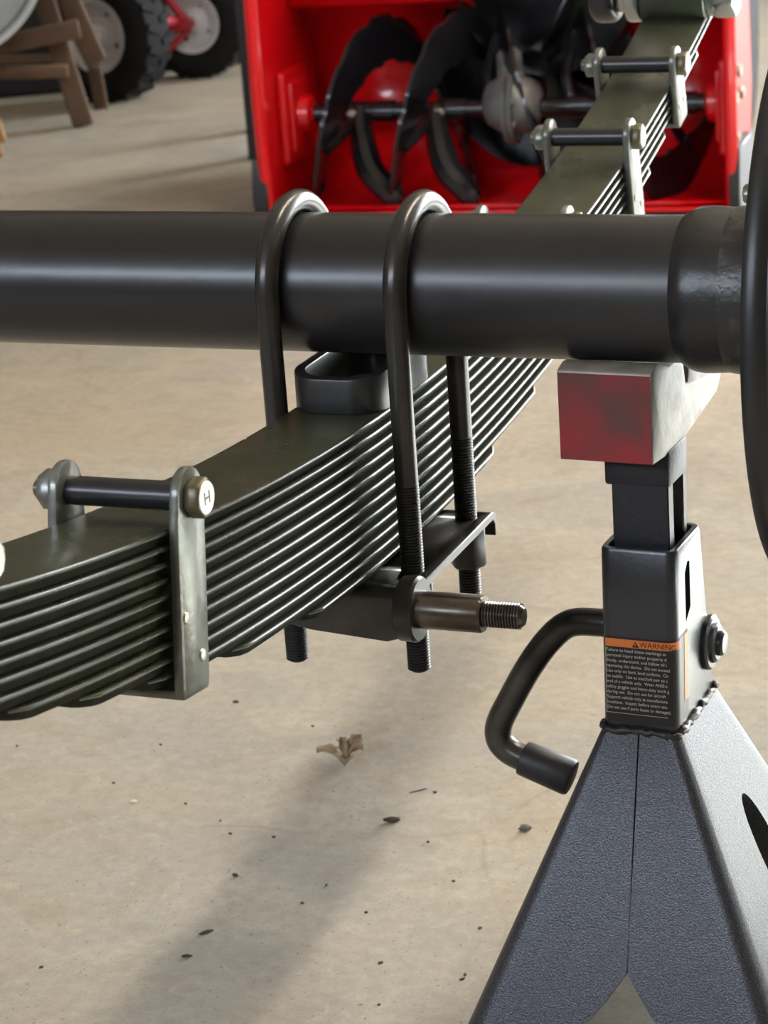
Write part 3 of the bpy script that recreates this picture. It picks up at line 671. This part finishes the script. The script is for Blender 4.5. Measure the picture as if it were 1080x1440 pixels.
# ---------------------------------------------------------------- left background
def wheel(parent, c, axis, R, wdt, rr, lugs=0, name='wheel'):
    a, u, v = frame(axis); c = Vector(c); h = wdt/2
    bm = new(); lathe(bm, [(-h*.8, rr), (-h, rr+(R-rr)*.35), (-h*.96, rr+(R-rr)*.7), (-h*.72, R*.975), (-h*.3, R), (h*.3, R), (h*.72, R*.975), (h*.96, rr+(R-rr)*.7), (h, rr+(R-rr)*.35), (h*.8, rr)], c, a, 48, False)
    t = part('tire', bm, 'tire', parent)
    if lugs:
        for k in range(lugs):
            for s in (-1, 1):
                an = 2*math.pi*(k+.25*s)/lugs; d = u*math.cos(an)+v*math.sin(an); tg = a.cross(d); bm = new()
                Rm = Matrix((tg, a, d)).transposed(); box(bm, c+d*(R*.995)+a*(s*h*.42), (R*.11, h*.72, R*.06), Rm @ Matrix.Rotation(.35*s, 3, 'Z'), 1.5, 1); part('tread_lug', bm, 'tire', t)
    bm = new(); lathe(bm, [(-h*.78, rr*1.03), (-h*.86, rr*1.02), (-h*.82, rr*.90), (-h*.45, rr*.80), (-h*.40, rr*.5), (-h*.55, rr*.32), (-h*.9, rr*.26), (-h*.9, 0)], c, a, 40, False)
    lathe(bm, [(h*.78, rr*1.03), (h*.82, rr*.9), (h*.4, rr*.8), (h*.4, 0)], c, a, 40, False)
    r = part('rim', bm, 'rim', parent)
    for k in range(4):
        bm = new(); an = 2*math.pi*k/4+.5; d = u*math.cos(an)+v*math.sin(an); hexn(bm, c-a*(h*.46)+d*rr*.62, c-a*(h*.34)+d*rr*.62, rr*.09, .5); part('wheel_bolt', bm, 'zinc', r)
# hand truck with a red tube frame
P2 = on_floor(283, 108); R2 = 131
toC = (Vector(CAM)-P2); toC.z = 0; toC.normalize()
sidev = Vector((0, 0, 1)).cross(toC)                       # to the right as seen from the camera
c2 = P2+Vector((0, 0, R2))
ht = root('utility_cart', 'red tube-framed utility cart with two white-rimmed lugged tires behind the trestle', 'cart', P2)
ax2 = (-(toC*.93-sidev*.36)).normalized()
wheel(ht, c2, ax2, R2, 92, 70, 22)
hub = c2-ax2*52
def tube(pts, r, mat, name, par):
    bm = new(); sweep(bm, pts, r, 10); part(name, bm, mat, par)
up = Vector((0, 0, 1))
tube([hub+ax2*110, hub-ax2*14], 13, 'darkred', 'axle_stub', ht)
tube([hub, hub-sidev*62+up*90, hub-sidev*95+up*260], 11, 'darkred', 'frame_tube', ht)
tube([hub, hub-sidev*100-up*22, hub-sidev*210-up*40], 13, 'darkred', 'frame_tube', ht)
tube([hub-up*10+sidev*2, hub-sidev*60-up*62, hub-sidev*108-up*108], 8, 'darkred', 'frame_tube', ht)
tube([hub-sidev*95+up*260, hub-sidev*95+up*760-toC*200], 13, 'darkred', 'frame_tube', ht)
tube([hub-sidev*210-up*40, hub-sidev*150+up*250, hub-sidev*95+up*300], 13, 'darkred', 'frame_tube', ht)
tube([hub-sidev*112+Vector((0,0,FL-hub.z+12)), hub-sidev*104-up*24], 11, 'darkred', 'frame_tube', ht)
# garden cart with a deep-lugged tire
P1 = on_floor(160, 141); R1 = 150
c1 = P1+Vector((0, 0, R1)); toC1 = (Vector(CAM)-P1); toC1.z = 0; toC1.normalize(); side1 = Vector((0, 0, 1)).cross(toC1)
ax1 = (-(toC1*.78-side1*.62)).normalized()
wheel(ht, c1, ax1, R1, 112, 82, 20)
tube([c1-ax1*40, c1+ax1*170, hub+ax2*90], 13, 'darkred', 'frame_tube', ht)
# wooden trestle in front of it
F1 = on_floor(118, 178); F2 = on_floor(143, 152)
tr = root('trestle', 'rough brown wooden trestle with splayed legs and two rails', 'trestle', F1)
def plank(p, q, w_, d_, name, mat='wood'):
    p, q = Vector(p), Vector(q); a = (q-p).normalized(); s_ = side1-a*a.dot(side1); s_.normalize(); n_ = a.cross(s_)
    Rm = Matrix((s_, n_, a)).transposed(); bm = new(); box(bm, (p+q)/2, (w_, d_, (q-p).length), Rm, 4, 2); return part(name, bm, mat, tr)
def at_depth(u, v, ref):              # on the upright plane through ref that faces the camera
    d = RGT*((u-540)/FPX)+DWN*((v-720)/FPX)+FWD; n_ = Vector((toC1.x, toC1.y, 0)); t = (ref-Vector(CAM)).dot(n_)/d.dot(n_); return Vector(CAM)+d*t
B1 = F1-toC1*30; B2 = F2-toC1*30
plank(F1+up*2, at_depth(53, -30, F1), 44, 40, 'leg')
plank(F2+up*2, at_depth(132, 92, F2+toC1*40), 30, 34, 'leg')
plank(at_depth(136, 88, B1), at_depth(72, -55, B1), 46, 44, 'brace')
plank(at_depth(-70, 78, F1-toC1*-40), at_depth(112, 40, F1+toC1*40), 38, 30, 'rail')
plank(at_depth(-70, 104, F1+toC1*36), at_depth(96, 100, F1+toC1*36), 26, 28, 'rail')
plank(at_depth(-60, 86, B2), at_depth(90, 82, B2), 20, 26, 'rail')
F3 = on_floor(-95, 165)
plank(F3+up*2, at_depth(-60, -30, F3), 44, 40, 'leg')
bmh = (at_depth(-90, -45, F1)); plank(bmh, at_depth(90, -45, F1), 60, 120, 'beam')
# pale stool with a round galvanised pail lying on it
F4 = on_floor(1, 221); stl = root('stool', 'pale varnished wooden stool at the edge of the garage floor', 'stool', F4-side1*170)
Rm0 = Matrix((side1, -toC1, up)).transposed()
def sbox(c, s, name, mat='wood2', par=stl): bm = new(); box(bm, c, s, Rm0, 3); return part(name, bm, mat, par)
SC = F4-side1*165-toC1*95
def slat(p, q, w_, name):
    p, q = Vector(p), Vector(q); a = (q-p).normalized(); s_ = (side1-a*a.dot(side1)).normalized(); n_ = a.cross(s_)
    bm = new(); box(bm, (p+q)/2, (w_, w_, (q-p).length), Matrix((s_, n_, a)).transposed(), 3); return part(name, bm, 'wood2', stl)
for a, b in ((1, 1), (1, -1), (-1, 1), (-1, -1)):
    ft = SC+side1*(158*a)+toC1*(95*b)+up*1; slat(ft, ft-side1*(34*a)-toC1*(20*b)+up*172, 27, 'leg')
bm = new(); box(bm, SC+up*180, (330, 200, 20), Rm0, 4); part('seat', bm, 'wood2', stl)
bm = new(); box(bm, SC+up*70, (290, 20, 22), Rm0, 3); part('stretcher', bm, 'wood2', stl)
# galvanised tub lying on its side on the stool, bottom towards the camera
TR = 205.0
mid = at_depth(31, 31, F4+toC1*20)
tc_ = mid+(-side1+up).normalized()*TR
tc_.z = FL+190+TR+6
tb = root('galvanised_tub', 'round grey galvanised tub lying on its side on the stool', 'tub', tc_-up*TR)
bm = new(); lathe(bm, [(-4, 0), (-4, TR-20), (6, TR-14), (6, TR-8)], tc_, -toC1, 64, False); part('tub_bottom', bm, 'galv', tb)
bm = new(); lathe(bm, [(6, TR-9), (-4, TR-9), (-7, TR-5), (-5, TR), (4, TR+1), (10, TR-3)], tc_, -toC1, 64, False); part('rim', bm, 'galvrim', tb)
bm = new(); lathe(bm, [(8, TR-4), (60, TR-2), (66, TR+2), (72, TR-1), (190, TR+3)], tc_, -toC1, 64, False); part('tub_wall', bm, 'galv', tb)
# black ladder left of the blower, seen edge-on
P5 = on_floor(372, 221); pst = root('ladder', 'black steel ladder seen edge-on beside the snow blower', 'ladder', P5)
tC5 = (Vector(CAM)-P5); tC5.z = 0; tC5.normalize(); sd5 = up.cross(tC5); R5 = Matrix((sd5, -tC5, up)).transposed()
for b in (0, 1):
    bm = new(); box(bm, P5-tC5*(330*b)+up*900-sd5*12, (36, 40, 1800), R5, 2); part('rail', bm, 'blacksteel', pst)
for k in range(6):
    bm = new(); rod(bm, P5-sd5*12+up*(250+280*k), P5-sd5*12-tC5*330+up*(250+280*k), 11, 12); part('rung', bm, 'blacksteel', pst)
# black bins added to fill in the dark areas of the background
def bin_(u, v, w_, d_, h_, label):
    p = on_floor(u, v); t = (Vector(CAM)-p); t.z = 0; t.normalize(); s_ = up.cross(t); Rm = Matrix((s_, -t, up)).transposed()
    r = root('dark_filler_bin', label, 'bin', p-t*(d_/2)); c = p-t*(d_/2)
    bm = new(); box(bm, c+up*(h_/2), (w_, d_, h_), Rm, 14, 3); part('bin_body', bm, 'dark', r)
    bm = new(); box(bm, c+up*(h_+8), (w_+24, d_+24, 22), Rm, 6, 2); part('lid', bm, 'dark', r)
bin_(12, 138, 380, 180, 420, 'black plastic bin added to darken the background behind the trestle')
bin_(315, 92, 300, 300, 520, 'tall black plastic bin added to darken the background behind the hand truck')
bin_(185, 62, 420, 240, 620, 'wide black plastic bin added to darken the far garage corner')

# ---------------------------------------------------------------- litter on the floor
rl = random.Random(7)
# curled dry leaf
p = on_floor(487, 1072); lr_ = root('dry_leaf', 'curled pale brown dry leaf lying on the concrete', 'leaf', p)
def lobe(ang, ln, wd, curl, rise):
    bm = new(); d = Vector((math.cos(ang), math.sin(ang), 0)); s_ = Vector((-d.y, d.x, 0)); n = 10; rows = []
    for k in range(n+1):
        t = k/n; w_ = wd*math.sin(math.pi*min(1, t*.92+.08))**.7*(1+.28*math.sin(t*19+ang)); c = p+d*(ln*t)+up*(1.2+rise*math.sin(t*2.3)+.8)
        rows.append([bm.verts.new(c+s_*(w_*q)+up*(curl*q*q*(.4+t)+.8*math.sin(t*9+q*3))) for q in (-1, -.55, 0, .55, 1)])
    for A, B in zip(rows, rows[1:]):
        for q in range(4): bm.faces.new((A[q], A[q+1], B[q+1], B[q]))
    f = part('leaf_lobe', bm, 'leafdry', lr_, 80); md = f.modifiers.new('t', 'SOLIDIFY'); md.thickness = .0005; apply(f)
lobe(math.radians(70), 20, 5.0, 5, 9); lobe(math.radians(190), 22, 5.5, 4, 6); lobe(math.radians(-70), 20, 6.5, 5, 4); lobe(math.radians(15), 14, 4.5, 6, 8); lobe(math.radians(130), 13, 3.6, 5, 9)
bm = new(); sweep(bm, catmull([p+up*4, p+Vector((-10, 9, 7)), p+Vector((-21, 13, 3))], 5), .7, 6); part('stem', bm, 'leafdry', lr_)
def chip(u, v, ln, wd, ht, ang, mat, name, label, cat, group=None):
    q = on_floor(u, v); bm = new(); bmesh.ops.create_icosphere(bm, subdivisions=2, radius=1)
    R = Matrix.Rotation(ang, 3, 'Z')
    for vv in bm.verts:
        k = 1+.28*math.sin(vv.co.x*5+u)*math.cos(vv.co.y*4+v)
        vv.co = R @ Vector((vv.co.x*ln*k, vv.co.y*wd*k, vv.co.z*ht))
    z0 = min(vv.co.z for vv in bm.verts)
    for vv in bm.verts: vv.co += q+up*(-z0)
    solo(name, bm, mat, label, cat, q, group, ang=25)
chip(552, 1156, 6.2, 2.6, 2.0, .3, 'chip', 'bark_chip', 'dark brown curled bark chip near the dry leaf', 'chip')
chip(738, 1168, 4.2, 3.4, 2.2, .2, 'pebble', 'pebble', 'small grey stone on the floor beneath the rubber handle grip', 'stone')
chip(332, 988, 2.6, 1.5, 1.0, .1, 'chip', 'grit_crumb', 'dark crumb on the floor below the leaf spring ends', 'crumb')
chip(290, 1312, 5.0, 1.6, .9, .9, 'chip', 'wood_splinter', 'thin dark splinter in the soft shadow band', 'splinter')
chip(263, 1346, 3.4, 1.6, 1.0, .3, 'chip', 'seed_husk', 'small dark husk beside the thin splinter', 'husk')
chip(331, 1232, 2.8, 1.6, 1.0, -.3, 'chip', 'grit_crumb', 'dark oval crumb at the left edge of the shadow band', 'crumb')
chip(188, 1128, 2.6, 2.2, .7, 0, 'palecrumb', 'pale_crumb', 'pale yellow crumb on the grey part of the floor', 'crumb')
GR = [(310, 1155), (160, 1102), (261, 1131), (385, 1178), (675, 1306), (515, 1284), (425, 1271), (638, 1240), (602, 1185), (459, 1246), (654, 1372), (533, 1414), (650, 1378), (58, 1361), (535, 1355), (324, 1173), (440, 1022), (24, 1050), (226, 1048)]
for u, v in GR: chip(u, v, rl.uniform(1.0, 1.9), rl.uniform(.7, 1.3), .7, rl.uniform(0, 3), 'chip', 'grit_speck', 'tiny dark speck of grit on the bare concrete', 'speck', 'specks of grit on the floor')
chip(590, 1112, 7.5, .5, .4, .75, 'chip', 'twig', 'hair-thin dark twig on the floor near the bark chip', 'twig')
chip(612, 1285 - 170, 1.6, 1.0, .7, 0, 'chip', 'grit_speck', 'tiny dark speck of grit on the bare concrete', 'speck', 'specks of grit on the floor')
